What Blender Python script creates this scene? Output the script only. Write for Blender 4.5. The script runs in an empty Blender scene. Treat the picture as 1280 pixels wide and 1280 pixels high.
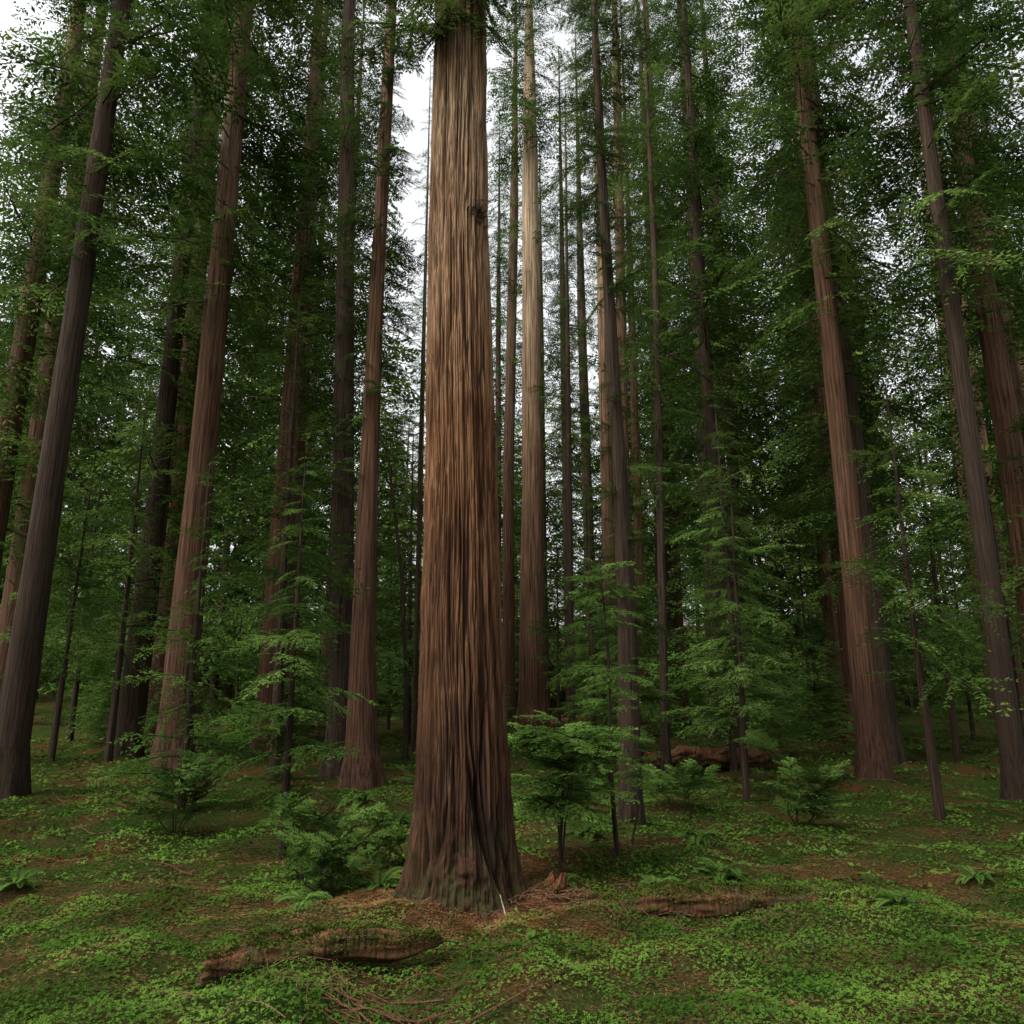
import bpy, math, numpy as np
from mathutils import Vector
rng = np.random.default_rng(7)
scene = bpy.context.scene
COL = scene.collection

# ------------------------------------------------------------------ utils
def vnoise(u, v, period=64, seed=0):
    r = np.random.default_rng(seed + 1000)
    T = r.random((period, 512))
    u = np.asarray(u, float); v = np.asarray(v, float)
    ui = np.floor(u).astype(int); vi = np.floor(v).astype(int)
    fu = u - ui; fv = v - vi
    fu = fu*fu*(3-2*fu); fv = fv*fv*(3-2*fv)
    a = T[ui % period, vi % 512]; b = T[(ui+1) % period, vi % 512]
    c = T[ui % period, (vi+1) % 512]; d = T[(ui+1) % period, (vi+1) % 512]
    return (a*(1-fu)+b*fu)*(1-fv) + (c*(1-fu)+d*fu)*fv

def sstep(a, b, x):
    t = np.clip((x-a)/(b-a), 0, 1)
    return t*t*(3-2*t)

def H(x, y):
    x = np.asarray(x, float); y = np.asarray(y, float)
    d = np.sqrt(x*x+y*y)
    h = .10*np.sin(.5*x+1)*np.cos(.4*y) + .05*np.sin(1.3*x+.7*y) + .03*np.sin(2.3*y-1.1*x)
    h = h + .16*np.exp(-(((x+.7)**2+(y-11.8)**2)/4.0))
    h = h + np.clip(d-95, 0, 160)*.14
    h = h + .35*sstep(22, 45, d)*np.sin(.13*x+.6)*np.sin(.16*y)
    h = h + .26*(vnoise(x*.9, y*.9, 256, 3)-.5) + .13*(vnoise(x*3, y*3, 256, 4)-.5)
    return h

def Hs(x, y): return float(H(np.array([x]), np.array([y]))[0])

def quads_mesh(name, Q, midx, mats, smooth=False):
    n = len(Q)
    me = bpy.data.meshes.new(name)
    me.vertices.add(4*n)
    me.vertices.foreach_set("co", np.ascontiguousarray(Q, dtype=np.float32).ravel())
    me.loops.add(4*n)
    me.loops.foreach_set("vertex_index", np.arange(4*n, dtype=np.int32))
    me.polygons.add(n)
    me.polygons.foreach_set("loop_start", np.arange(0, 4*n, 4, dtype=np.int32))
    for m in mats: me.materials.append(m)
    me.polygons.foreach_set("material_index", np.asarray(midx, dtype=np.int32))
    me.polygons.foreach_set("use_smooth", np.full(n, smooth))
    me.update(calc_edges=True)
    return me

def grid_mesh(name, P, mats, wrap=True, cap=True, attr=None):
    R, C, _ = P.shape
    verts = P.reshape(-1, 3)
    idx = np.arange(R*C).reshape(R, C)
    if wrap:
        nx = np.roll(idx, -1, axis=1)
        f = np.stack([idx[:-1], nx[:-1], nx[1:], idx[1:]], -1).reshape(-1, 4)
    else:
        f = np.stack([idx[:-1, :-1], idx[:-1, 1:], idx[1:, 1:], idx[1:, :-1]], -1).reshape(-1, 4)
    n = len(f); V = len(verts)
    me = bpy.data.meshes.new(name)
    me.vertices.add(V)
    me.vertices.foreach_set("co", verts.astype(np.float32).ravel())
    me.loops.add(4*n)
    me.loops.foreach_set("vertex_index", f.astype(np.int32).ravel())
    me.polygons.add(n)
    me.polygons.foreach_set("loop_start", np.arange(0, 4*n, 4, dtype=np.int32))
    me.polygons.foreach_set("use_smooth", np.ones(n, bool))
    for m in mats: me.materials.append(m)
    me.update(calc_edges=True)
    if attr is not None:
        a = me.attributes.new("furrow", 'FLOAT', 'POINT')
        a.data.foreach_set("value", attr.astype(np.float32).ravel())
    return me

def tube(pts, rad, k=5):
    pts = np.asarray(pts, float); rad = np.asarray(rad, float)
    rings = []
    for i in range(len(pts)):
        a = pts[max(i-1, 0)]; b = pts[min(i+1, len(pts)-1)]
        d = b-a; d = d/(np.linalg.norm(d)+1e-9)
        s = np.cross(d, [0, 0, 1.0]) if abs(d[2]) < .9 else np.cross(d, [1.0, 0, 0])
        s /= np.linalg.norm(s); t = np.cross(d, s)
        an = np.linspace(0, 2*math.pi, k, endpoint=False)
        rings.append(pts[i] + rad[i]*(np.cos(an)[:, None]*s + np.sin(an)[:, None]*t))
    rings = np.array(rings)
    nx = np.roll(rings, -1, axis=1)
    return np.stack([rings[:-1], nx[:-1], nx[1:], rings[1:]], 2).reshape(-1, 4, 3)

def leafquads(p, d, s, L, W):
    L = np.asarray(L)[:, None]; W = np.asarray(W)[:, None]
    return np.stack([p, p+.5*L*d+.5*W*s, p+L*d, p+.5*L*d-.5*W*s], 1)

def empty(name, loc=(0, 0, 0)):
    e = bpy.data.objects.new(name, None); e.location = loc
    e.empty_display_size = .3
    COL.objects.link(e); return e

def child(name, me, parent, **kw):
    o = bpy.data.objects.new(name, me)
    COL.objects.link(o); o.parent = parent
    for k, v in kw.items(): setattr(o, k, v)
    return o

def solo(name, me):
    o = bpy.data.objects.new(name, me); COL.objects.link(o); return o

# ------------------------------------------------------------------ materials
def newmat(name):
    m = bpy.data.materials.new(name); m.use_nodes = True
    nt = m.node_tree; nt.nodes.clear()
    return m, nt, nt.nodes, nt.links

def ramp(N, stops):
    r = N.new("ShaderNodeValToRGB"); e = r.color_ramp.elements
    while len(e) < len(stops): e.new(.5)
    for i, (p, c) in enumerate(stops):
        e[i].position = p; e[i].color = (*c, 1)
    return r

def leaf_mat(name, dark, mid, light, transl=.35, scale=.6, rnd=.3):
    m, nt, N, L = newmat(name)
    out = N.new("ShaderNodeOutputMaterial")
    geo = N.new("ShaderNodeNewGeometry")
    n1 = N.new("ShaderNodeTexNoise"); n1.inputs['Scale'].default_value = scale; n1.inputs['Detail'].default_value = 0
    L.new(geo.outputs['Position'], n1.inputs['Vector'])
    oi = N.new("ShaderNodeObjectInfo")
    c = N.new("ShaderNodeMath"); c.operation = 'MULTIPLY_ADD'; c.inputs[1].default_value = rnd
    d = N.new("ShaderNodeMath"); d.operation = 'SUBTRACT'; d.inputs[1].default_value = rnd*.5
    L.new(oi.outputs['Random'], c.inputs[0])
    L.new(n1.outputs['Fac'], d.inputs[0]); L.new(d.outputs[0], c.inputs[2])
    r = ramp(N, [(.3, dark), (.5, mid), (.72, light)])
    L.new(c.outputs[0], r.inputs[0])
    p = N.new("ShaderNodeBsdfDiffuse")
    L.new(r.outputs[0], p.inputs['Color'])
    if transl > 0:
        t = N.new("ShaderNodeBsdfTranslucent")
        mx = N.new("ShaderNodeMixShader"); mx.inputs[0].default_value = transl
        L.new(r.outputs[0], t.inputs['Color'])
        L.new(p.outputs[0], mx.inputs[1]); L.new(t.outputs[0], mx.inputs[2]); L.new(mx.outputs[0], out.inputs[0])
    else:
        L.new(p.outputs[0], out.inputs[0])
    return m

def bark_mat(name, lo, mid, hi, z0, z1, dark=(.012, .007, .005), fine=1.0, moss=.0, use_attr=False, mossz=1.0, mid_pos=.45, fz=None):
    m, nt, N, L = newmat(name)
    out = N.new("ShaderNodeOutputMaterial")
    geo = N.new("ShaderNodeNewGeometry"); tc = N.new("ShaderNodeTexCoord")
    sp = N.new("ShaderNodeSeparateXYZ"); L.new(geo.outputs['Position'], sp.inputs[0])
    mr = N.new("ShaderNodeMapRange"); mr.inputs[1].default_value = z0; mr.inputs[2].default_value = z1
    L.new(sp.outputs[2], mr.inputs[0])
    nb = N.new("ShaderNodeTexNoise"); nb.inputs['Scale'].default_value = .6; nb.inputs['Detail'].default_value = 3
    L.new(tc.outputs['Object'], nb.inputs['Vector'])
    ad = N.new("ShaderNodeMath"); ad.operation = 'MULTIPLY_ADD'; ad.inputs[1].default_value = .35; 
    L.new(nb.outputs['Fac'], ad.inputs[0]); 
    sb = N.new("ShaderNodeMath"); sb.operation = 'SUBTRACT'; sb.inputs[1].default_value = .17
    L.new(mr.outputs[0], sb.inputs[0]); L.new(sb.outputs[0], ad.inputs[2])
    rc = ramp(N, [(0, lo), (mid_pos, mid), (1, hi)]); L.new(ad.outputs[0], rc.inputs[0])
    mp = N.new("ShaderNodeMapping"); mp.inputs['Scale'].default_value = (30*fine, 30*fine, fz or .7*fine)
    L.new(tc.outputs['Object'], mp.inputs[0])
    ns = N.new("ShaderNodeTexNoise"); ns.inputs['Scale'].default_value = 1; ns.inputs['Detail'].default_value = 6 if use_attr else 3; ns.inputs['Roughness'].default_value = .72
    L.new(mp.outputs[0], ns.inputs['Vector'])
    rs = ramp(N, [(.32, (.14, .12, .11)), (.47, (.62, .60, .58)), (.68, (1.3, 1.27, 1.22))]); L.new(ns.outputs['Fac'], rs.inputs[0])
    mul = N.new("ShaderNodeMixRGB"); mul.blend_type = 'MULTIPLY'; mul.inputs[0].default_value = 1
    L.new(rc.outputs[0], mul.inputs[1]); L.new(rs.outputs[0], mul.inputs[2])
    col = mul.outputs[0]
    if use_attr:
        at = N.new("ShaderNodeAttribute"); at.attribute_name = "furrow"
        rf = ramp(N, [(.10, (1, 1, 1)), (.50, (0, 0, 0))]); L.new(at.outputs['Fac'], rf.inputs[0])
        mf = N.new("ShaderNodeMixRGB"); L.new(col, mf.inputs[1])
        mf.inputs[2].default_value = (*dark, 1)
        mf2 = N.new("ShaderNodeMath"); mf2.operation = 'MULTIPLY'; mf2.inputs[1].default_value = .85
        L.new(rf.outputs[0], mf2.inputs[0]); L.new(mf2.outputs[0], mf.inputs[0])
        mp2 = N.new("ShaderNodeMapping"); mp2.inputs['Scale'].default_value = (4, 4, .5); L.new(tc.outputs['Object'], mp2.inputs[0])
        nw = N.new("ShaderNodeTexNoise"); nw.inputs['Scale'].default_value = 1; nw.inputs['Detail'].default_value = 4; L.new(mp2.outputs[0], nw.inputs['Vector'])
        rw = ramp(N, [(.35, (.58, .52, .48)), (.5, (1, 1, 1)), (.68, (1.15, 1.2, 1.22))]); L.new(nw.outputs['Fac'], rw.inputs[0])
        mw = N.new("ShaderNodeMixRGB"); mw.blend_type = 'MULTIPLY'; mw.inputs[0].default_value = 1
        L.new(mf.outputs[0], mw.inputs[1]); L.new(rw.outputs[0], mw.inputs[2])
        col = mw.outputs[0]
    if moss > 0:
        nm = N.new("ShaderNodeTexNoise"); nm.inputs['Scale'].default_value = 3.5; nm.inputs['Detail'].default_value = 5
        L.new(tc.outputs['Object'], nm.inputs['Vector'])
        m1 = N.new("ShaderNodeMapRange"); m1.inputs[1].default_value = mossz; m1.inputs[2].default_value = 0.0
        m1.inputs[3].default_value = -.25; m1.inputs[4].default_value = moss
        L.new(sp.outputs[2], m1.inputs[0])
        am = N.new("ShaderNodeMath"); am.operation = 'ADD'; L.new(nm.outputs['Fac'], am.inputs[0]); L.new(m1.outputs[0], am.inputs[1])
        rm = ramp(N, [(.50, (0, 0, 0)), (.68, (.9, .9, .9))]); L.new(am.outputs[0], rm.inputs[0])
        mm = N.new("ShaderNodeMixRGB"); L.new(rm.outputs[0], mm.inputs[0]); L.new(col, mm.inputs[1])
        mm2 = N.new("ShaderNodeMixRGB"); mm2.blend_type = 'MULTIPLY'; mm2.inputs[0].default_value = 1
        mm2.inputs[1].default_value = (.044, .040, .014, 1); L.new(rs.outputs[0], mm2.inputs[2]); L.new(mm2.outputs[0], mm.inputs[2]); col = mm.outputs[0]
    p = N.new("ShaderNodeBsdfPrincipled"); p.inputs['Roughness'].default_value = .9
    p.inputs['Specular IOR Level'].default_value = .15
    L.new(col, p.inputs['Base Color'])
    bp = N.new("ShaderNodeBump"); bp.inputs['Strength'].default_value = 1; bp.inputs['Distance'].default_value = .03
    L.new(ns.outputs['Fac'], bp.inputs['Height']); L.new(bp.outputs[0], p.inputs['Normal'])
    L.new(p.outputs[0], out.inputs[0])
    return m

M_needle = leaf_mat("redwood_needles", (.032, .064, .013), (.062, .114, .024), (.115, .182, .040), .28, .35)
M_far = leaf_mat("distant_needles", (.045, .080, .018), (.075, .125, .028), (.12, .18, .045), 0, .35)
M_young = leaf_mat("young_leaves", (.040, .084, .014), (.072, .138, .027), (.12, .205, .044), .28, .8)
M_sorrel = leaf_mat("sorrel_leaves", (.022, .050, .007), (.042, .088, .013), (.075, .135, .022), 0, .9, 0)
M_fern = leaf_mat("fern_leaves", (.026, .055, .011), (.044, .088, .016), (.068, .125, .026), 0, 1.5)
M_moss = leaf_mat("moss_leaves", (.026, .042, .007), (.045, .064, .012), (.065, .085, .018), 0, 4, 0)
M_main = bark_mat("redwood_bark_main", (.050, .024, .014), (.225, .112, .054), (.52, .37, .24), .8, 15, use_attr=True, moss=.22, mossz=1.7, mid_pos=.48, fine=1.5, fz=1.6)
M_bark = bark_mat("redwood_bark", (.060, .030, .018), (.115, .062, .036), (.20, .13, .085), 0, 35, fine=.6)
M_barkpale = bark_mat("redwood_bark_pale", (.08, .040, .023), (.20, .12, .072), (.42, .32, .22), 2, 42, fine=.35)
M_barkdark = bark_mat("dark_bark", (.032, .021, .014), (.050, .034, .024), (.085, .06, .042), 0, 25, fine=.8)
M_log = bark_mat("log_bark", (.10, .044, .020), (.12, .055, .026), (.15, .075, .035), 0, 1, fine=.7, moss=.12, mossz=1.6)
M_wood = bark_mat("rotten_red_wood", (.09, .034, .016), (.12, .045, .022), (.15, .062, .03), 0, .6, fine=1.2)
M_twig = bark_mat("twig_wood", (.12, .060, .034), (.16, .088, .05), (.22, .13, .08), 0, .4, fine=2)
M_pale = bark_mat("bleached_stick", (.4, .36, .3), (.45, .4, .33), (.5, .45, .4), 0, .6, fine=2)

def ground_mat():
    m, nt, N, L = newmat("forest_floor")
    out = N.new("ShaderNodeOutputMaterial"); geo = N.new("ShaderNodeNewGeometry")
    n1 = N.new("ShaderNodeTexNoise"); n1.inputs['Scale'].default_value = .55; n1.inputs['Detail'].default_value = 5
    n2 = N.new("ShaderNodeTexNoise"); n2.inputs['Scale'].default_value = 22; n2.inputs['Detail'].default_value = 5; n2.inputs['Roughness'].default_value = .7
    for n in (n1, n2): L.new(geo.outputs['Position'], n.inputs['Vector'])
    r1 = ramp(N, [(.40, (.022, .038, .008)), (.53, (.036, .036, .012)), (.64, (.060, .032, .014))]); L.new(n1.outputs['Fac'], r1.inputs[0])
    r2 = ramp(N, [(.3, (.2, .2, .2)), (.7, (1.5, 1.5, 1.5))]); L.new(n2.outputs['Fac'], r2.inputs[0])
    mul = N.new("ShaderNodeMixRGB"); mul.blend_type = 'MULTIPLY'; mul.inputs[0].default_value = 1
    L.new(r1.outputs[0], mul.inputs[1]); L.new(r2.outputs[0], mul.inputs[2])
    p = N.new("ShaderNodeBsdfDiffuse")
    L.new(mul.outputs[0], p.inputs['Color'])
    bp = N.new("ShaderNodeBump"); bp.inputs['Strength'].default_value = 1; bp.inputs['Distance'].default_value = .04
    L.new(n2.outputs['Fac'], bp.inputs['Height']); L.new(bp.outputs[0], p.inputs['Normal'])
    L.new(p.outputs[0], out.inputs[0]); return m

# ------------------------------------------------------------------ ground
u = np.linspace(-1, 1, 420)
gx = 420*np.sinh(5.2*u)/math.sinh(5.2)
gy = 10+420*np.sinh(5.2*u)/math.sinh(5.2)
X, Y = np.meshgrid(gx, gy)
P = np.stack([X, Y, H(X, Y)], -1)
solo("ground", grid_mesh("ground", P, [ground_mat()], wrap=False))

# ------------------------------------------------------------------ boughs
def bough(seed, nt=24, leafL=.055, leafW=.020, droop=.28, step=.024, wid=.40, hang=.25, up=.12, skip=.12, jit=.35, twigs=True):
    r = np.random.default_rng(seed)
    def sp(t): return np.array([t, .05*math.sin(3*t+seed), up*t - droop*t*t])
    wood = [tube([sp(t) for t in np.linspace(0, 1, 4)], np.linspace(.010, .002, 4), 3)]
    Pp, D, S, LL, WW = [], [], [], [], []
    for i in range(nt):
        t0 = .12 + .88*i/nt
        for side in (-1, 1):
            if r.random() < skip: continue
            t = t0 + r.uniform(-.015, .015)
            l = (wid*(1-t)**.7 + .07)*r.uniform(.5, 1.25)
            ang = math.radians(r.uniform(30, 78))*side
            d0 = np.array([math.cos(ang), math.sin(ang), r.uniform(-hang, .10)])
            b = sp(t)
            n = max(3, int(l/step))
            end = b + d0*l + np.array([0, 0, -.18*l])
            if twigs: wood.append(tube([b, end], [.003, .001], 3))
            for j in range(n):
                f = (j+.5)/n
                q = b + d0*l*f + np.array([0, 0, -.18*l*f*f])
                for s2 in (-1, 1):
                    a2 = ang + s2*math.radians(r.uniform(25, 65))
                    d = np.array([math.cos(a2), math.sin(a2), r.uniform(-.5, .15)]); d /= np.linalg.norm(d)
                    up_ = np.array([r.normal(0, jit), r.normal(0, jit), 1.0])
                    s = np.cross(up_, d); s /= np.linalg.norm(s)
                    Pp.append(q); D.append(d); S.append(s)
                    LL.append(leafL*r.uniform(.6, 1.25)*(1-.4*f)); WW.append(leafW*r.uniform(.7, 1.3))
    leaves = leafquads(np.array(Pp), np.array(D), np.array(S), LL, WW)
    return leaves, np.concatenate(wood)

BG = [bough(s, leafL=.050, leafW=.015) for s in range(5)]
BC = [bough(40+s, nt=15, leafL=.080, leafW=.022, step=.046, wid=.5, droop=.15+.1*(s % 3), hang=.45, skip=.25, jit=.5, twigs=False) for s in range(6)]
BX = [bough(80+s, nt=10, leafL=.14, leafW=.05, step=.085, wid=.5, droop=.15+.1*(s % 3), hang=.5, skip=.25, jit=.5, twigs=False) for s in range(6)]
BB = [bough(60+s, nt=13, leafL=.075, leafW=.040, step=.044, wid=.5, droop=.22, hang=.15, jit=.3) for s in range(4)]

def place(T, s, az, pitch, roll, pos):
    cr, sr = math.cos(roll), math.sin(roll); cp, s_p = math.cos(pitch), math.sin(pitch); ca, sa = math.cos(az), math.sin(az)
    Rx = np.array([[1, 0, 0], [0, cr, -sr], [0, sr, cr]])
    Ry = np.array([[cp, 0, -s_p], [0, 1, 0], [s_p, 0, cp]])
    Rz = np.array([[ca, -sa, 0], [sa, ca, 0], [0, 0, 1]])
    M = Rz @ Ry @ Rx
    return (T*s) @ M.T + pos

def interp(path, z):
    p = np.array(path)
    return np.array([np.interp(z, p[:, 0], p[:, 1]), np.interp(z, p[:, 0], p[:, 2]), z])

def crown(name, seed, z0, z1, n, Lmax, path=None, lib=BG, mat=None, pitch=(-28, 12), power=.6, low=.55, azr=None):
    r = np.random.default_rng(seed)
    Ls, Ws = [], []
    for k in range(n):
        z = z0 + (z1-z0)*(k+r.random())/n
        t = (z-z0)/(z1-z0)
        L = Lmax*min(1, low+t*2.2)*(1-t)**power*r.uniform(.45, 1.25)+.35
        az = r.uniform(0, 2*math.pi) if azr is None else math.radians(r.uniform(*azr))
        pos = interp(path, z) if path else np.array([0, 0, z])
        a, w = lib[r.integers(len(lib))]
        pt = math.radians(r.uniform(*pitch)); ro = math.radians(r.uniform(-35, 35))
        Ls.append(place(a, L, az, pt, ro, pos)); Ws.append(place(w, L, az, pt, ro, pos))
    A = np.concatenate(Ls); W = np.concatenate(Ws)
    Q = np.concatenate([A, W]); mi = np.concatenate([np.zeros(len(A)), np.ones(len(W))])
    return quads_mesh(name, Q, mi, [mat or M_needle, M_barkdark])

def trunk_mesh(name, prof, mat, nseg=56, nz=140, flare=.12, seed=0, furrow=.03):
    p = np.array(prof)
    z = p[0, 0] + (p[-1, 0]-p[0, 0])*np.linspace(0, 1, nz)**1.3
    cx = np.interp(z, p[:, 0], p[:, 1]); cy = np.interp(z, p[:, 0], p[:, 2]); rr = np.interp(z, p[:, 0], p[:, 3])
    th = np.linspace(0, 2*math.pi, nseg, endpoint=False)
    T, Z = np.meshgrid(th, z)
    R = np.repeat(rr[:, None], nseg, 1)
    lob = flare*np.exp(-np.clip(Z, 0, None)/.9)*(np.sin(5*T+seed)+.6*np.sin(8*T+2*seed))
    n = vnoise(T/(2*math.pi)*28, Z*.5+seed, 28, seed)-.5
    n2 = vnoise(T/(2*math.pi)*6, Z*.3+seed, 6, seed+5)-.5
    R = R*(1+lob+furrow*2*n+.07*n2)
    return grid_mesh(name, np.stack([cx[:, None]+R*np.cos(T), cy[:, None]+R*np.sin(T), Z], -1), [mat])

# ------------------------------------------------------------------ main redwood
MX, MY = -.70, 11.8
prof = [(-.5, -.70, 1.12), (0, -.70, .98), (.32, -.70, .84), (.85, -.712, .735), (1.4, -.722, .685), (2.53, -.744, .636),
        (3.72, -.77, .61), (6.26, -.83, .556), (9.07, -.895, .52), (10.6, -.93, .50), (14.9, -.957, .463), (22, -1.0, .40), (34, -1.0, .22), (44, -1.0, .03)]
p = np.array(prof)
zz = np.concatenate([np.linspace(-.5, 2.5, 190), np.linspace(2.5, 17, 480)[1:], np.linspace(17, 44, 60)[1:]])
ns = 760
cx = np.interp(zz, p[:, 0], p[:, 1]); rr = np.interp(zz, p[:, 0], p[:, 2])
th = np.linspace(-math.pi, math.pi, ns, endpoint=False)
T, Z = np.meshgrid(th, zz); U = (T+math.pi)/(2*math.pi)
R = np.repeat(rr[:, None], ns, 1)
warp = .30*(vnoise(U*5, Z*.18, 5, 11)-.5) + .26*(vnoise(U*15, Z*.5+9, 15, 12)-.5)*(1+2.6*np.exp(-np.clip(Z, 0, None)/1.8))
w = warp/20
f1 = vnoise((U+w)*76, Z*.45+3, 76, 13)
f2 = vnoise((U+w)*150, Z*1.2+7, 150, 14)
f3 = vnoise((U+w)*36, Z*.25+1, 36, 15)
f4 = vnoise((U+w)*270, Z*3.2+1, 270, 16)
crack = np.abs(2*vnoise((U+w*1.2)*90, Z*.42+5, 90, 17)-1)
crack = sstep(0, .24, crack)
fur = .32*f1+.34*f2+.12*f3+.22*f4
fur = np.clip((fur-.25)/.42, 0, 1)*(.3+.7*crack)
amp = .070+.040*np.exp(-np.clip(Z, 0, None)/2)
def ang(c): 
    d = (T-math.radians(c)+math.pi) % (2*math.pi)-math.pi
    return d
flare = np.exp(-np.clip(Z, 0, None)/.42)
R = R + flare*(.10*np.sin(4*T+.9)+.07*np.sin(7*T+2.0)+.04*np.sin(13*T))
edge = .12*(vnoise(U*30, Z*2, 30, 71)-.5)
arch = sstep(1.2, .75, Z + 1.1*ang(-93)**2 + 2*edge)
lump = vnoise(U*34, Z*5, 34, 21)
R = R + .09*arch*(.5+.9*lump); fur = fur*(1-.5*arch)+.5*arch*vnoise(U*110, Z*13, 110, 22)
for c, wdt, zt, dp in ((-62, .08, 2.3, .16), (-76, .05, 2.6, .09), (-45, .06, 1.7, .14), (-120, .05, 1.6, .09), (-30, .05, 1.4, .1), (-138, .06, 1.6, .08), (-104, .04, 1.9, .06), (-70, .03, 3.4, .06), (-56, .03, 3.2, .07)):
    cw = c + 6*np.sin(Z*2.2+c)
    d = (T-np.radians(cw)+math.pi) % (2*math.pi)-math.pi
    g = np.exp(-(d/wdt)**2)*sstep(zt, zt-1.0, Z)*(1-.6*arch)
    R = R - dp*g; fur = fur*(1-.9*g)
dk = np.sqrt((ang(-42)*.5)**2+((Z-10.85)/1.6)**2)
R = R + .10*np.exp(-(dk/.10)**2) - .10*np.exp(-(dk/.045)**2); fur = fur*(1-np.exp(-(dk/.13)**4))
R = R + amp*(fur-.6)
R = R*(1+.03*(vnoise(U*4, Z*.25, 4, 33)-.5))
P = np.stack([cx[:, None]+R*np.cos(T), MY+R*np.sin(T), Z], -1)
root = empty("shade_redwood")
child("trunk", grid_mesh("main_trunk", P, [M_main], attr=fur), root)
mpath = [(a, b, MY) for a, b, c in prof]
child("crown", crown("main_crown", 51, 15.3, 43, 80, 2.8, mpath, low=.8), root)
child("lower_boughs", crown("main_low", 58, 14.6, 16.5, 16, 1.6, mpath, low=1, power=.1, azr=(-175, -30), pitch=(-50, -5)), root)
q = []
for k in range(26):
    a = math.radians(-42+rng.normal(0, 14)); z = 10.9+rng.normal(0, .18)
    b = np.array([-.93+.5*math.cos(a), MY+.5*math.sin(a), z]); e = b+np.array([math.cos(a), math.sin(a), rng.uniform(-.8, .8)])*rng.uniform(.1, .22)
    q.append(tube([b, (b+e)/2+[0, 0, .02], e], [.012, .008, .003], 4))
q = np.concatenate(q); child("knot_twigs", quads_mesh("knot_twigs", q, np.zeros(len(q)), [M_barkdark]), root)

# ------------------------------------------------------------------ placed trees
def tree(name, prof, mat, cr=None, seed=0, nseg=56, nz=140, flare=.12, leafmat=None, lib=BC):
    base = prof[0]
    h0 = Hs(base[1], base[2])
    e = empty(name)
    pr = [(base[0]-.8+h0, base[1], base[2], base[3]*1.15)] + [(a+h0*(a < 1), b, c, d) for a, b, c, d in prof]
    child("trunk", trunk_mesh(name+"_trunk", pr, mat, nseg, nz, flare, seed), e)
    if cr:
        path = [(a, b, c) for a, b, c, d in pr]
        for i, kw in enumerate(cr):
            child("crown" if i == 0 else "lower_boughs", crown(name+"_crown", seed*7+i, path=path, mat=leafmat, lib=lib, **kw), e)
    return e

def big(z0, z1, n, L, **k): return dict(z0=z0, z1=z1, n=n, Lmax=L, **k)
tree("shade_redwood", [(0, -4.72, 25.1, .72), (1.2, -4.76, 25.1, .52), (4, -4.85, 25.1, .42), (7.2, -4.9, 25.1, .36), (15.9, -4.92, 25.1, .27), (28.8, -4.83, 25.1, .21), (46, -4.8, 25.1, .04)],
     M_bark, [big(13, 45, 95, 2.0), big(6, 15, 8, 1.2)], 1, lib=BG)
tree("shade_redwood", [(0, -6.1, 28, .6), (2, -6.1, 28, .45), (12, -6.5, 28, .40), (31, -7.25, 28, .28), (50, -7.6, 28, .04)],
     M_barkdark, [big(10, 49, 130, 2.5)], 2)
tree("shade_redwood", [(0, 1.35, 55, 1.25), (2, 1.4, 55, .97), (18, 1.56, 55, .81), (46, 1.5, 55, .66), (62, 1.5, 55, .3), (76, 1.5, 55, .05)],
     M_barkpale, [big(46, 75, 100, 5.0, low=.8), big(26, 44, 8, 2.0)], 3)
tree("shade_redwood", [(0, -.25, 60, .7), (3, -.25, 60, .5), (20, -.3, 60, .45), (45, .2, 60, .38), (74, .4, 60, .04)],
     M_bark, [big(30, 73, 90, 3.6)], 4)
tree("shade_redwood", [(0, 2.64, 17.85, .30), (.6, 2.64, 17.85, .255), (4.5, 2.68, 17.85, .235), (7.9, 2.64, 17.85, .17), (14.5, 2.46, 17.85, .135), (20.5, 2.35, 17.85, .10), (31, 2.3, 17.85, .02)],
     M_barkdark, [big(12.5, 30, 80, 1.8), big(3.6, 12, 20, 1.3)], 5, lib=BG)
tree("shade_redwood", [(0, 5.95, 40, .42), (2, 5.95, 40, .35), (20, 6.2, 40, .31), (38, 6.5, 40, .25), (58, 6.6, 40, .03)], M_bark, [big(24, 57, 95, 3.0)], 6)
tree("shade_redwood", [(0, 5.7, 45, .5), (2, 5.76, 45, .42), (23, 5.85, 45, .36), (42, 5.9, 45, .26), (64, 5.9, 45, .03)], M_barkpale, [big(32, 63, 85, 3)], 7)
tree("shade_redwood", [(0, 5.66, 29.3, .22), (1, 5.66, 29.3, .17), (19.8, 6.1, 29.3, .13), (42, 6.2, 29.3, .02)], M_barkdark, [big(10, 41, 100, 2.1)], 8)
tree("shade_redwood", [(0, 11.8, 55, .8), (3, 11.7, 55, .6), (30, 11.8, 55, .5), (72, 11.8, 55, .04)], M_bark, [big(18, 71, 130, 4.6)], 9)
tree("shade_redwood", [(0, 7.3, 70, .75), (3, 7.3, 70, .55), (40, 7.0, 70, .42), (74, 7.0, 70, .04)], M_barkdark, [big(22, 73, 110, 4.2)], 10)
tree("shade_redwood", [(0, 4.5, 60, .5), (3, 4.5, 60, .38), (30, 4.4, 60, .30), (62, 4.4, 60, .04)], M_barkdark, [big(16, 61, 110, 3.6)], 11)
tree("shade_redwood", [(0, -4.7, 38, .15), (2, -4.7, 38, .11), (14, -4.8, 38, .09), (26, -4.85, 38, .02)], M_barkdark, [big(14, 25.5, 30, 1.3)], 12)
tree("hemlock_tree", [(0, -4.7, 35, .14), (3, -4.72, 35, .10), (8, -5.1, 35, .09), (13.5, -5.9, 35, .06), (16, -6.6, 35, .02)], M_barkdark, [big(9, 16, 24, 1.5)], 13, leafmat=M_young)
tree("shade_redwood", [(0, 3.05, 40, .22), (2, 3.05, 40, .17), (20, 3.15, 40, .14), (40, 3.3, 40, .02)], M_barkdark, [big(15, 39.5, 60, 1.8)], 14)
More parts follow.
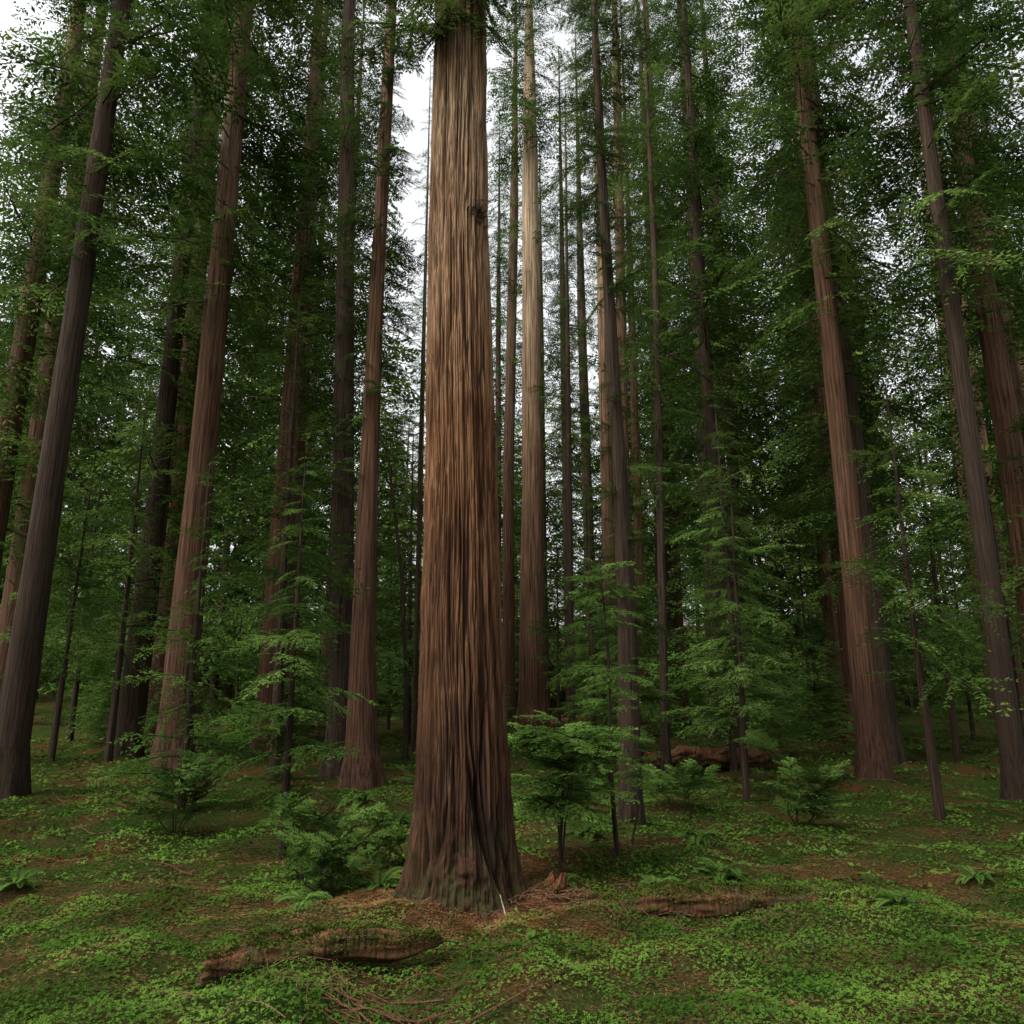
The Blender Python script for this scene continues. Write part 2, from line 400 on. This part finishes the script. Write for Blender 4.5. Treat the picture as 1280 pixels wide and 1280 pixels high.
tree("shade_redwood", [(0, 7.7, 46, .35), (2, 7.7, 46, .28), (25, 7.9, 46, .24), (54, 8.0, 46, .02)], M_bark, [big(22, 53, 80, 2.8)], 15)
tree("shade_redwood", [(0, -8.1, 66, .35), (2, -8.1, 66, .28), (30, -8.3, 66, .22), (66, -8.4, 66, .02)], M_barkdark, [big(14, 65, 95, 3.4)], 16)
tree("shade_redwood", [(0, -6.0, 58, .3), (2, -6.0, 58, .24), (30, -6.0, 58, .18), (52, -6.1, 58, .02)], M_barkdark, [big(12, 51, 75, 2.8)], 17)

# ------------------------------------------------------------------ shared tree variants
TR = [trunk_mesh("tall_trunk_%d" % i, [(-1.5, 0, 0, .95), (0, 0, 0, .74), (1.5, .02, 0, .54), (10, .1*i, .1, .45), (30, .15*i-.2, .2, .33), (50, .1, .1, .04)], [M_bark, M_barkdark, M_bark][i], 32, 90, .12, i+3) for i in range(3)]
CR = [crown("tall_crown_%d" % i, 300+i, (9, 16, 7)[i], 49.5, 145, 4.6, lib=BC, pitch=(-32, 15), power=.45) for i in range(3)]
UT = [trunk_mesh("small_trunk_%d" % i, [(-.6, 0, 0, .16), (0, 0, 0, .13), (4, .1, .05*i, .09), (12, .2, 0, .02)], M_barkdark, 12, 30, .05, i) for i in range(2)]
UC = [crown("small_crown_%d" % i, 400+i, (2.0, 3.5, 1.2)[i], 12, (64, 56, 70)[i], 2.5, mat=(M_young, M_needle, M_young)[i], lib=(BG, BC, BC)[i], low=.7, power=.8, pitch=(-20, 15)) for i in range(3)]
FC = [crown("far_crown_%d" % i, 500+i, 2, 42, 110, 6.0, low=.8, power=.4, lib=BX, mat=M_far) for i in range(2)]

placed = [(-.7, 11.8)]
def ok(x, y, d):
    for a, b in placed:
        if (a-x)**2+(b-y)**2 < d*d: return False
    return True
def inst(name, tm, cm, x, y, s, rz, thick=1.0):
    e = empty(name, (x, y, Hs(x, y)-.1)); e.rotation_euler = (0, 0, rz)
    if tm: child("trunk", tm, e, scale=(s*thick, s*thick, s))
    child("crown", cm, e, scale=(s, s, s))

for (x, y, s, c, th_) in [(-12.4, 52, 1.25, 2, .7), (3.3, 76, 1.3, 0, .6),
                          (10.8, 54, 1.3, 2, .8), (11.6, 44, 1.2, 1, .9), (9.4, 34, 1.05, 0, .6), (-10.9, 35, 1.15, 1, .8), (15.6, 52, 1.4, 2, .7), (-1.7, 84, 1.5, 0, .6), (16.8, 78, 1.6, 2, .6)]:
    placed.append((x, y)); inst("shade_redwood", TR[int(abs(x*7)) % 2], CR[c], x, y, s, rng.uniform(0, 6.28), th_)
for (x, y, s, c, th_, t) in [(-12.4, 29, 1.15, 1, 1.0, 0), (-16.5, 34, 1.2, 0, .8, 1), (-14.5, 23, 1.05, 1, .8, 1), (-21, 30, 1.1, 2, .9, 0), (-18.5, 41, 1.25, 2, .9, 0), (-26, 40, 1.25, 0, 1.0, 0),
                             (12.2, 27, 1.05, 1, .8, 0), (15.5, 33, 1.15, 0, .9, 1), (14.8, 23.5, 1.0, 1, .6, 1), (20.5, 30, 1.1, 1, 1.0, 0), (18.8, 41, 1.25, 2, .9, 0), (26.5, 38, 1.2, 0, .9, 0), (-14, 48, 1.3, 0, .9, 0), (22, 50, 1.35, 0, .9, 0), (-24, 52, 1.35, 2, 1, 1)]:
    placed.append((x, y)); inst("shade_redwood", TR[t], CR[c], x, y, s, rng.uniform(0, 6.28), th_)
# redwoods added out of view, beside and behind the viewpoint, to shade the ground
for (x, y, s, t) in [(15, 4, 1.0, 0), (11, -9, 1.1, 1), (-3, -16, 1.1, 0), (21, 13, 1.0, 0), (4, -22, 1.2, 1), (-20, 12, 1.1, 0)]:
    placed.append((x, y)); inst("shade_redwood", TR[t], CR[1], x, y, s, rng.uniform(0, 6.28), .9)
cnt = 0; tries = 0
while cnt < 12 and tries < 4000:
    tries += 1
    y = rng.uniform(55, 100); x = rng.uniform(-1, 1)*(.78*y)
    k = x/y
    if -.25 < k < .25: continue
    if not ok(x, y, 6): continue
    placed.append((x, y)); cnt += 1
    inst("shade_redwood", TR[int(rng.integers(3))], CR[int(rng.integers(3))], x, y, rng.uniform(1.3, 1.6), rng.uniform(0, 6.28), rng.uniform(.6, .9))
for (x, y, s, i) in [(-4.5, 16.0, .7, 0), (2.9, 28, .8, 0), (3.5, 24, .75, 0), (6.4, 22, .8, 0), (5.2, 34, 1.0, 2), (-3.4, 42, 1.2, 1), (-2.2, 36, .7, 2),
                     (-6.6, 33, 1.0, 0), (4.4, 42, 1.2, 1), (8.6, 31, 1.2, 2), (-8.2, 20, .8, 2), (9.8, 18.5, .9, 1), (7.6, 26, 1.1, 0), (-5.8, 44, 1.5, 2), (-4.0, 52, 1.6, 2)]:
    placed.append((x, y)); inst("hemlock_tree", UT[i % 2], UC[i], x, y, s, rng.uniform(0, 6.28))
cnt = 0; tries = 0
while cnt < 46 and tries < 4000:
    tries += 1
    y = rng.uniform(24, 85); x = rng.uniform(-1, 1)*(.72*y+2)
    if abs(x/y) < .25 and y < 40: continue
    if -.03 < x/y < .06 and y < 66: continue
    if not ok(x, y, 2.4): continue
    placed.append((x, y)); cnt += 1
    i = int(rng.integers(3))
    inst("hemlock_tree", UT[i % 2], UC[max(1, i)], x, y, rng.uniform(.8, 1.7), rng.uniform(0, 6.28))
th_e = empty("undergrowth_thicket")
for k in range(60):
    y = rng.uniform(34, 75); x = rng.uniform(-1, 1)*(.72*y)
    if .0 < x/y < .05 and y < 54: continue
    s = rng.uniform(.3, .55)
    child("thicket_crown", UC[2], th_e, location=(x, y, Hs(x, y)-.35), scale=(s*1.5, s*1.5, s), rotation_euler=(0, 0, rng.uniform(0, 6.28)))
df = empty("distant_forest")
for k in range(80):
    y = rng.uniform(84, 150); x = rng.uniform(-1, 1)*(.75*y)
    s = rng.uniform(.9, 1.3); sz = s*rng.uniform(1.1, 1.9)
    if abs(x/y) < .24: sz = s*rng.uniform(.8, 1.35)
    if -.15 < x/y < -.09: sz = s*.85
    child("tree_crown", FC[k % 2], df, location=(x, y, Hs(x, y)), scale=(s, s, sz), rotation_euler=(0, 0, rng.uniform(0, 6.28)))
    child("tree_trunk", TR[k % 2], df, location=(x, y, Hs(x, y)), scale=(s*.6, s*.6, sz*.8))

# ------------------------------------------------------------------ saplings / shrubs
def sapling(name, base, top, r0, boughs, mat, lib=BB, seed=0, bend=.1, stems=1):
    rr_ = np.random.default_rng(seed)
    base = np.array([base[0], base[1], Hs(*base[:2])-.1]); top = np.array(top)
    ts = np.linspace(0, 1, 9); W = []; A = []; stemsP = []
    for s_ in range(stems):
        tp = top + (np.array([rr_.normal(0, .3), rr_.normal(0, .3), rr_.uniform(-.4, 0)]) if s_ else 0)
        side = np.array([rr_.normal(), rr_.normal(), 0])*bend
        pts = [base+(tp-base)*t+side*math.sin(math.pi*t)+np.array([.03*math.sin(9*t+seed), 0, 0]) for t in ts]
        W.append(tube(pts, np.linspace(r0, r0*.2, 9), 8)); stemsP.append(pts)
    for bi, (zf, L, az, pt) in enumerate(boughs):
        pts = stemsP[bi % stems]; z = np.array([q[2] for q in pts])
        pos = np.array([np.interp(zf, z, [q[i] for q in pts]) for i in range(3)])
        a, w_ = lib[rr_.integers(len(lib))]
        ro = math.radians(rr_.uniform(-15, 15))
        A.append(place(a, L, math.radians(az), math.radians(pt), ro, pos)); W.append(place(w_, L, math.radians(az), math.radians(pt), ro, pos))
    A = np.concatenate(A); W = np.concatenate(W)
    e = empty(name)
    child("stem", quads_mesh("stem", W, np.zeros(len(W)), [M_barkdark], True), e)
    child("leaves", quads_mesh("leaves", A, np.zeros(len(A)), [mat]), e)

r2 = np.random.default_rng(5)
M_bright = leaf_mat("shrub_leaves", (.065, .130, .024), (.105, .198, .040), (.155, .26, .058), .35, 2.0, 0)
sapling("broadleaf_shrub", (.75, 13.7), (.92, 13.8, 2.45), .022,
        [(r2.uniform(1.0, 2.5), r2.uniform(.6, 1.25), r2.uniform(0, 360), r2.uniform(-8, 25)) for _ in range(90)], M_bright, seed=1, stems=4, bend=.15)
sapling("hemlock_sapling", (1.86, 14.65), (1.75, 14.8, 5.6), .05,
        [(r2.uniform(2.6, 5.5), r2.uniform(.4, 1.0), r2.uniform(0, 360), r2.uniform(-15, 20)) for _ in range(26)], M_bright, seed=2, bend=.08)
sapling("hemlock_sapling", (2.3, 15.8), (2.2, 15.8, 2.2), .02,
        [(r2.uniform(1.0, 2.2), r2.uniform(.4, .8), r2.uniform(0, 360), r2.uniform(-15, 20)) for _ in range(20)], M_young, seed=3)
for k, (x, y, h, R_) in enumerate([(-2.55, 12.2, .8, .7), (-2.3, 13.2, .9, .6), (-3.4, 13.4, 1.1, .8), (1.3, 19.5, .9, .7), (-1.9, 20, 1.0, .9), (6.6, 18.5, 1.1, 1.0), (-7.2, 17.5, 1.3, 1.0), (4.3, 20, 1.0, .9)]):
    sapling("huckleberry_shrub", (x, y), (x+.1, y, h), .015,
            [(r2.uniform(.1, h), R_*r2.uniform(.35, .95), r2.uniform(0, 360), r2.uniform(5, 60)) for _ in range(54)], M_fern, seed=10+k, stems=5, bend=.3)

def frond(seed):
    r = np.random.default_rng(seed); n = 34
    Pp, D, S, LL, WW = [], [], [], [], []
    def sp(t): return np.array([.75*t+.0, .03*math.sin(4*t), .75*t-.75*t*t])
    for i in range(n):
        t = .1+.9*i/n
        tg = sp(t+.01)-sp(t); tg /= np.linalg.norm(tg)
        for s in (-1, 1):
            d = np.array([.25, s, -.12])+r.normal(0, .07, 3); d /= np.linalg.norm(d)
            Pp.append(sp(t)); D.append(d); sd = tg-d*np.dot(tg, d); S.append(sd/np.linalg.norm(sd))
            LL.append(.17*math.sin(math.pi*min(1, .12+t*.86))**.7+.01); WW.append(.026)
    return leafquads(np.array(Pp), np.array(D), np.array(S), LL, WW), tube([sp(t) for t in np.linspace(0, 1, 7)], np.linspace(.006, .002, 7), 4)
FR = [frond(i) for i in range(3)]
for k, (x, y, s) in enumerate([(-1.95, 12.2, .7), (-2.9, 11.6, .6), (.75, 12.6, .5), (2.2, 12.7, .55), (3.4, 13.4, .7), (-3.3, 15.5, .8), (.3, 15.5, .6), (1.5, 16.3, .7), (5.2, 11.2, .5),
                               (-2.6, 18, .9), (-3.9, 21, .9), (3.6, 16, .8), (2.9, 21, .9), (5.5, 24, 1), (-7.5, 12.5, .7), (7.3, 13, .6), (-.2, 18.5, .8), (-1.6, 15.8, .6), (1.2, 22, .9), (-2.4, 24, 1)]):
    r = np.random.default_rng(600+k); A, W = [], []
    for j in range(17):
        f, w_ = FR[j % 3]; sc = s*r.uniform(.6, 1.1); az = j*2.4+r.uniform(-.3, .3); pt = math.radians(r.uniform(-12, 25))
        pos = np.array([x, y, Hs(x, y)-.01]); A.append(place(f, sc, az, pt, r.uniform(-.2, .2), pos)); W.append(place(w_, sc, az, pt, 0, pos))
    A = np.concatenate(A); W = np.concatenate(W)
    solo("sword_fern", quads_mesh("sword_fern", np.concatenate([A, W]), np.concatenate([np.zeros(len(A)), np.ones(len(W))]), [M_fern, M_barkdark]))

# ------------------------------------------------------------------ sorrel groundcover
def cover(n, x0, x1, y0, y1, size, seed, thr):
    r = np.random.default_rng(seed)
    x = r.uniform(x0, x1, n); y = r.uniform(y0, y1, n)
    m = vnoise(x*.8+20, y*.8, 256, 41)*.5+vnoise(x*2.6, y*2.6, 256, 42)*.5
    dm = np.hypot(x+.7, y-11.8)
    keep = (m + r.normal(0, .08, n) > thr + .40*np.exp(-((dm-1.0)/.6)**2)) & (dm > 1.0) & (np.abs(x) < .78*y+3)
    x, y = x[keep], y[keep]; n = len(x)
    z = H(x, y)+r.uniform(.005, .12, n)*(.2+1.3*m[keep]**2)
    a0 = r.uniform(0, 6.28, n); out = []
    tilt = r.normal(0, .4, (n, 2))
    sz = size*r.uniform(.5, 1.35, n)
    for j in range(3):
        a = a0+j*2.094
        d = np.stack([np.cos(a), np.sin(a), -.15+tilt[:, 0]*np.cos(a)+tilt[:, 1]*np.sin(a)], 1); d /= np.linalg.norm(d, axis=1)[:, None]
        s = np.stack([-np.sin(a), np.cos(a), -tilt[:, 0]*np.sin(a)+tilt[:, 1]*np.cos(a)], 1); s /= np.linalg.norm(s, axis=1)[:, None]
        out.append(leafquads(np.stack([x, y, z], 1), d, s, sz, sz*.85))
    return np.concatenate(out)
Q = np.concatenate([cover(170000, -9, 9, 4.5, 13, .022, 1, .43), cover(95000, -18, 18, 13, 24, .036, 2, .46), cover(50000, -35, 35, 24, 50, .075, 3, .52)])
solo("sorrel_groundcover", quads_mesh("sorrel_groundcover", Q, np.zeros(len(Q)), [M_sorrel]))

# ------------------------------------------------------------------ fallen twigs and litter
def sticks(n, fx, fy, seed, L=(.15, .7), R_=(.004, .010), lift=0, seg=4, kink=.07, fork=.35):
    r = np.random.default_rng(seed); out = []
    for k in range(n):
        x, y = fx(r), fy(r); a = r.uniform(0, math.pi); l = r.uniform(*L)
        pts = []; cxx, cyy = x, y
        for j in range(seg+1):
            pts.append([cxx, cyy, Hs(cxx, cyy)+r.uniform(.005, .05)+lift])
            a += r.normal(0, kink*4); cxx += math.cos(a)*l/seg; cyy += math.sin(a)*l/seg
        rad = r.uniform(*R_)*r.uniform(.6, 1)
        out.append(tube(pts, np.linspace(rad, rad*.35, seg+1), 4))
        if r.random() < fork and l > .3:
            j = seg//2; b = a+r.choice([-1, 1])*r.uniform(.5, 1)
            e = [pts[j][0]+math.cos(b)*l*.35, pts[j][1]+math.sin(b)*l*.35, pts[j][2]+r.uniform(0, .06)]
            out.append(tube([pts[j], e], [rad*.6, rad*.25], 4))
    return np.concatenate(out)
tw = []
def ring_sticks(n, seed):
    r = np.random.default_rng(seed); out = []
    for k in range(n):
        a = r.uniform(0, 6.28); d = .95+abs(r.normal(0, .42)); x = -.7+d*math.cos(a); y = 11.8+d*math.sin(a)
        out.append((x, y))
    return out
pts_ = iter(ring_sticks(720, 3))
cur = [None]
def fx(r): cur[0] = next(pts_); return cur[0][0]
def fy(r): return cur[0][1]
tw.append(sticks(480, fx, fy, 4, (.06, .32), (.003, .008), seg=2))
tw.append(sticks(520, lambda r: r.uniform(-7, 7), lambda r: r.uniform(5.5, 16), 5, (.1, .7), (.003, .009), .03))
tw.append(sticks(130, lambda r: r.normal(-1.4, .8), lambda r: r.normal(8.2, .85), 6, (.12, .8), (.005, .012), .05))
tw.append(sticks(14, lambda r: r.normal(-.9, .6), lambda r: r.normal(7.7, .5), 16, (.5, 1.2), (.012, .022), .05, kink=.04))
tw.append(sticks(130, lambda r: r.normal(.6, .4), lambda r: r.normal(11.7, .35), 7, (.1, .6), (.005, .014), .05))
tw.append(sticks(80, lambda r: r.normal(2.3, .9), lambda r: r.normal(11.2, .4), 17, (.1, .6), (.005, .012), .05))
tw.append(sticks(150, lambda r: r.uniform(-14, 14), lambda r: r.uniform(14, 32), 8, (.4, 1.6), (.008, .018), .03))
tw = np.concatenate(tw)
solo("fallen_twigs", quads_mesh("fallen_twigs", tw, np.zeros(len(tw)), [M_twig], True))
st = np.concatenate([tube([(-.08, 10.85, Hs(-.12, 10.85)), (-.12, 10.9, .22), (-.16, 10.95, .34)], [.012, .009, .004], 6)])
solo("bleached_stick", quads_mesh("bleached_stick", st, np.zeros(len(st)), [M_pale], True))
r = np.random.default_rng(91); n = 70000
x = r.uniform(-8, 8, n); y = r.uniform(4.8, 16, n)
nearb = r.random(n) < .3; aa = r.uniform(0, 6.28, n); dd_ = .95+np.abs(r.normal(0, .6, n))
x = np.where(nearb, -.7+dd_*np.cos(aa), x); y = np.where(nearb, 11.8+dd_*np.sin(aa), y)
mk = (vnoise(x*.8+20, y*.8, 256, 41)*.5+vnoise(x*2.6, y*2.6, 256, 42)*.5 < .52+r.normal(0, .06, n)) | nearb
x, y = x[mk], y[mk]; n = len(x); a = r.uniform(0, 6.28, n)
d = np.stack([np.cos(a), np.sin(a), r.normal(0, .15, n)], 1); s = np.stack([-np.sin(a), np.cos(a), r.normal(0, .2, n)], 1)
Q = leafquads(np.stack([x, y, H(x, y)+r.uniform(.004, .04, n)], 1), d, s, r.uniform(.03, .10, n), r.uniform(.004, .012, n))
M_litter = leaf_mat("dry_needle_litter", (.08, .034, .015), (.14, .058, .026), (.20, .10, .05), 0, 3, 0)
solo("needle_litter", quads_mesh("needle_litter", Q, np.zeros(n), [M_litter]))

# ------------------------------------------------------------------ logs
def log(name, p0, p1, r0, r1, seed, mat=M_log, mossn=2500, jag=.12):
    p0 = np.array(p0, float); p1 = np.array(p1, float); d = p1-p0; Ln = np.linalg.norm(d); d /= Ln
    s = np.cross(d, [0, 0, 1.0]); s /= np.linalg.norm(s); t = np.cross(s, d)
    nr, ncol = max(30, int(Ln*26)), 64
    v = np.linspace(0, 1, nr); a = np.linspace(0, 2*math.pi, ncol, endpoint=False)
    A, V = np.meshgrid(a, v)
    R = r0+(r1-r0)*V
    n = vnoise(A/(2*math.pi)*18, V*Ln*1.5+seed, 18, seed)-.5; n2 = vnoise(A/(2*math.pi)*5, V*Ln*2+seed, 5, seed+1)-.5
    n3 = vnoise(A/(2*math.pi)*32, V*Ln*4+seed, 32, seed+3)-.5
    R = R*(1+.34*n+.7*n2+.25*n3)*(1-.45*sstep(.75, 1, V))*(1-.3*sstep(.2, 0, V))
    off = jag*(vnoise(A/(2*math.pi)*14, V*0+seed, 14, seed+2)-.5)
    Ax = V*Ln + off*np.where(V < .1, 1, np.where(V > .9, 1, 0))
    C = p0+Ax[..., None]*d + (.09*np.sin(V*5+seed))[..., None]*s + (.03*np.sin(V*9+seed))[..., None]*t
    Pn = C+R[..., None]*(np.cos(A)[..., None]*s+np.sin(A)[..., None]*t)
    caps0 = [p0+d*(.02+.05*k)+(Pn[0]-C[0])*f for k, f in ((3, .02), (2, .5), (1, .8))]
    caps1 = [p1-d*(.02+.05*k)+(Pn[-1]-C[-1])*f for k, f in ((1, .8), (2, .5), (3, .02))]
    Pn = np.concatenate([np.array(caps0), Pn, np.array(caps1)])
    e = empty(name); child("log_body", grid_mesh(name, Pn, [mat]), e)
    if mossn:
        r = np.random.default_rng(seed); i = r.integers(3, nr+1, mossn); aa = r.normal(math.pi/2, .75, mossn)
        j = ((aa/(2*math.pi)*ncol).astype(int)) % ncol
        q = Pn[i, j]+r.normal(0, .015, (mossn, 3)); dd = r.normal(0, 1, (mossn, 3)); dd[:, 2] = np.abs(dd[:, 2])*.6; dd /= np.linalg.norm(dd, axis=1)[:, None]
        ss = np.cross(dd, r.normal(0, 1, (mossn, 3))); ss /= np.linalg.norm(ss, axis=1)[:, None]
        m = vnoise(i*.15, j*.3, 64, seed) > .36
        q, dd, ss = q[m], dd[m], ss[m]
        mq = leafquads(q, dd, ss, r.uniform(.015, .05, len(q)), r.uniform(.010, .024, len(q)))
        child("moss", quads_mesh(name+"_moss", mq, np.zeros(len(mq)), [M_moss]), e)
log("fallen_log", (-3.2, 8.75, .20), (-.85, 9.8, .18), .20, .13, 3, mossn=12000)
log("fallen_log", (1.15, 11.4, .06), (5.2, 12.0, .08), .17, .20, 4, mossn=18000)
log("fallen_log", (5.2, 30.5, .3), (11, 32.5, .4), .38, .3, 6)
log("fallen_log", (2.4, 50, .6), (9.5, 53, .9), .5, .45, 7)
log("rotten_stump", (.50, 11.75, -.15), (.60, 11.85, .34), .24, .15, 21, M_wood, 900, jag=.3)

# ------------------------------------------------------------------ light, world, camera
elev = math.radians(56)
sd = Vector((-.80*math.cos(elev), -.60*math.cos(elev), math.sin(elev)))
sl = bpy.data.lights.new("sun", 'SUN'); sl.energy = 1.2; sl.angle = math.radians(16); sl.color = (1, .95, .84)
so = bpy.data.objects.new("sun", sl); so.rotation_euler = sd.to_track_quat('Z', 'Y').to_euler(); COL.objects.link(so)
wd = bpy.data.worlds.new("World"); scene.world = wd; wd.use_nodes = True
N = wd.node_tree.nodes; L = wd.node_tree.links
bg = N["Background"]; bg.inputs[1].default_value = .15
sk = N.new("ShaderNodeTexSky"); sk.sky_type = 'NISHITA'; sk.sun_disc = False
sk.sun_elevation = elev; sk.sun_rotation = math.atan2(sd.x, sd.y); sk.dust_density = 6; sk.air_density = 1.5; sk.ozone_density = .5
hs = N.new("ShaderNodeHueSaturation"); hs.inputs['Saturation'].default_value = .2; hs.inputs['Value'].default_value = 2.4
L.new(sk.outputs[0], hs.inputs['Color'])
tn = N.new("ShaderNodeMixRGB"); tn.blend_type = 'MULTIPLY'; tn.inputs[0].default_value = 1; tn.inputs[2].default_value = (1, .99, .96, 1)
L.new(hs.outputs[0], tn.inputs[1]); L.new(tn.outputs[0], bg.inputs[0])

cam = bpy.data.cameras.new("camera"); cam.sensor_width = 36; cam.lens = 26.72; cam.clip_end = 2000
co = bpy.data.objects.new("camera", cam); co.location = (0, 0, 3); co.rotation_euler = (math.radians(90+13.04), 0, 0)
COL.objects.link(co); scene.camera = co
scene.view_settings.view_transform = 'Standard'; scene.view_settings.look = 'None'; scene.view_settings.exposure = 0
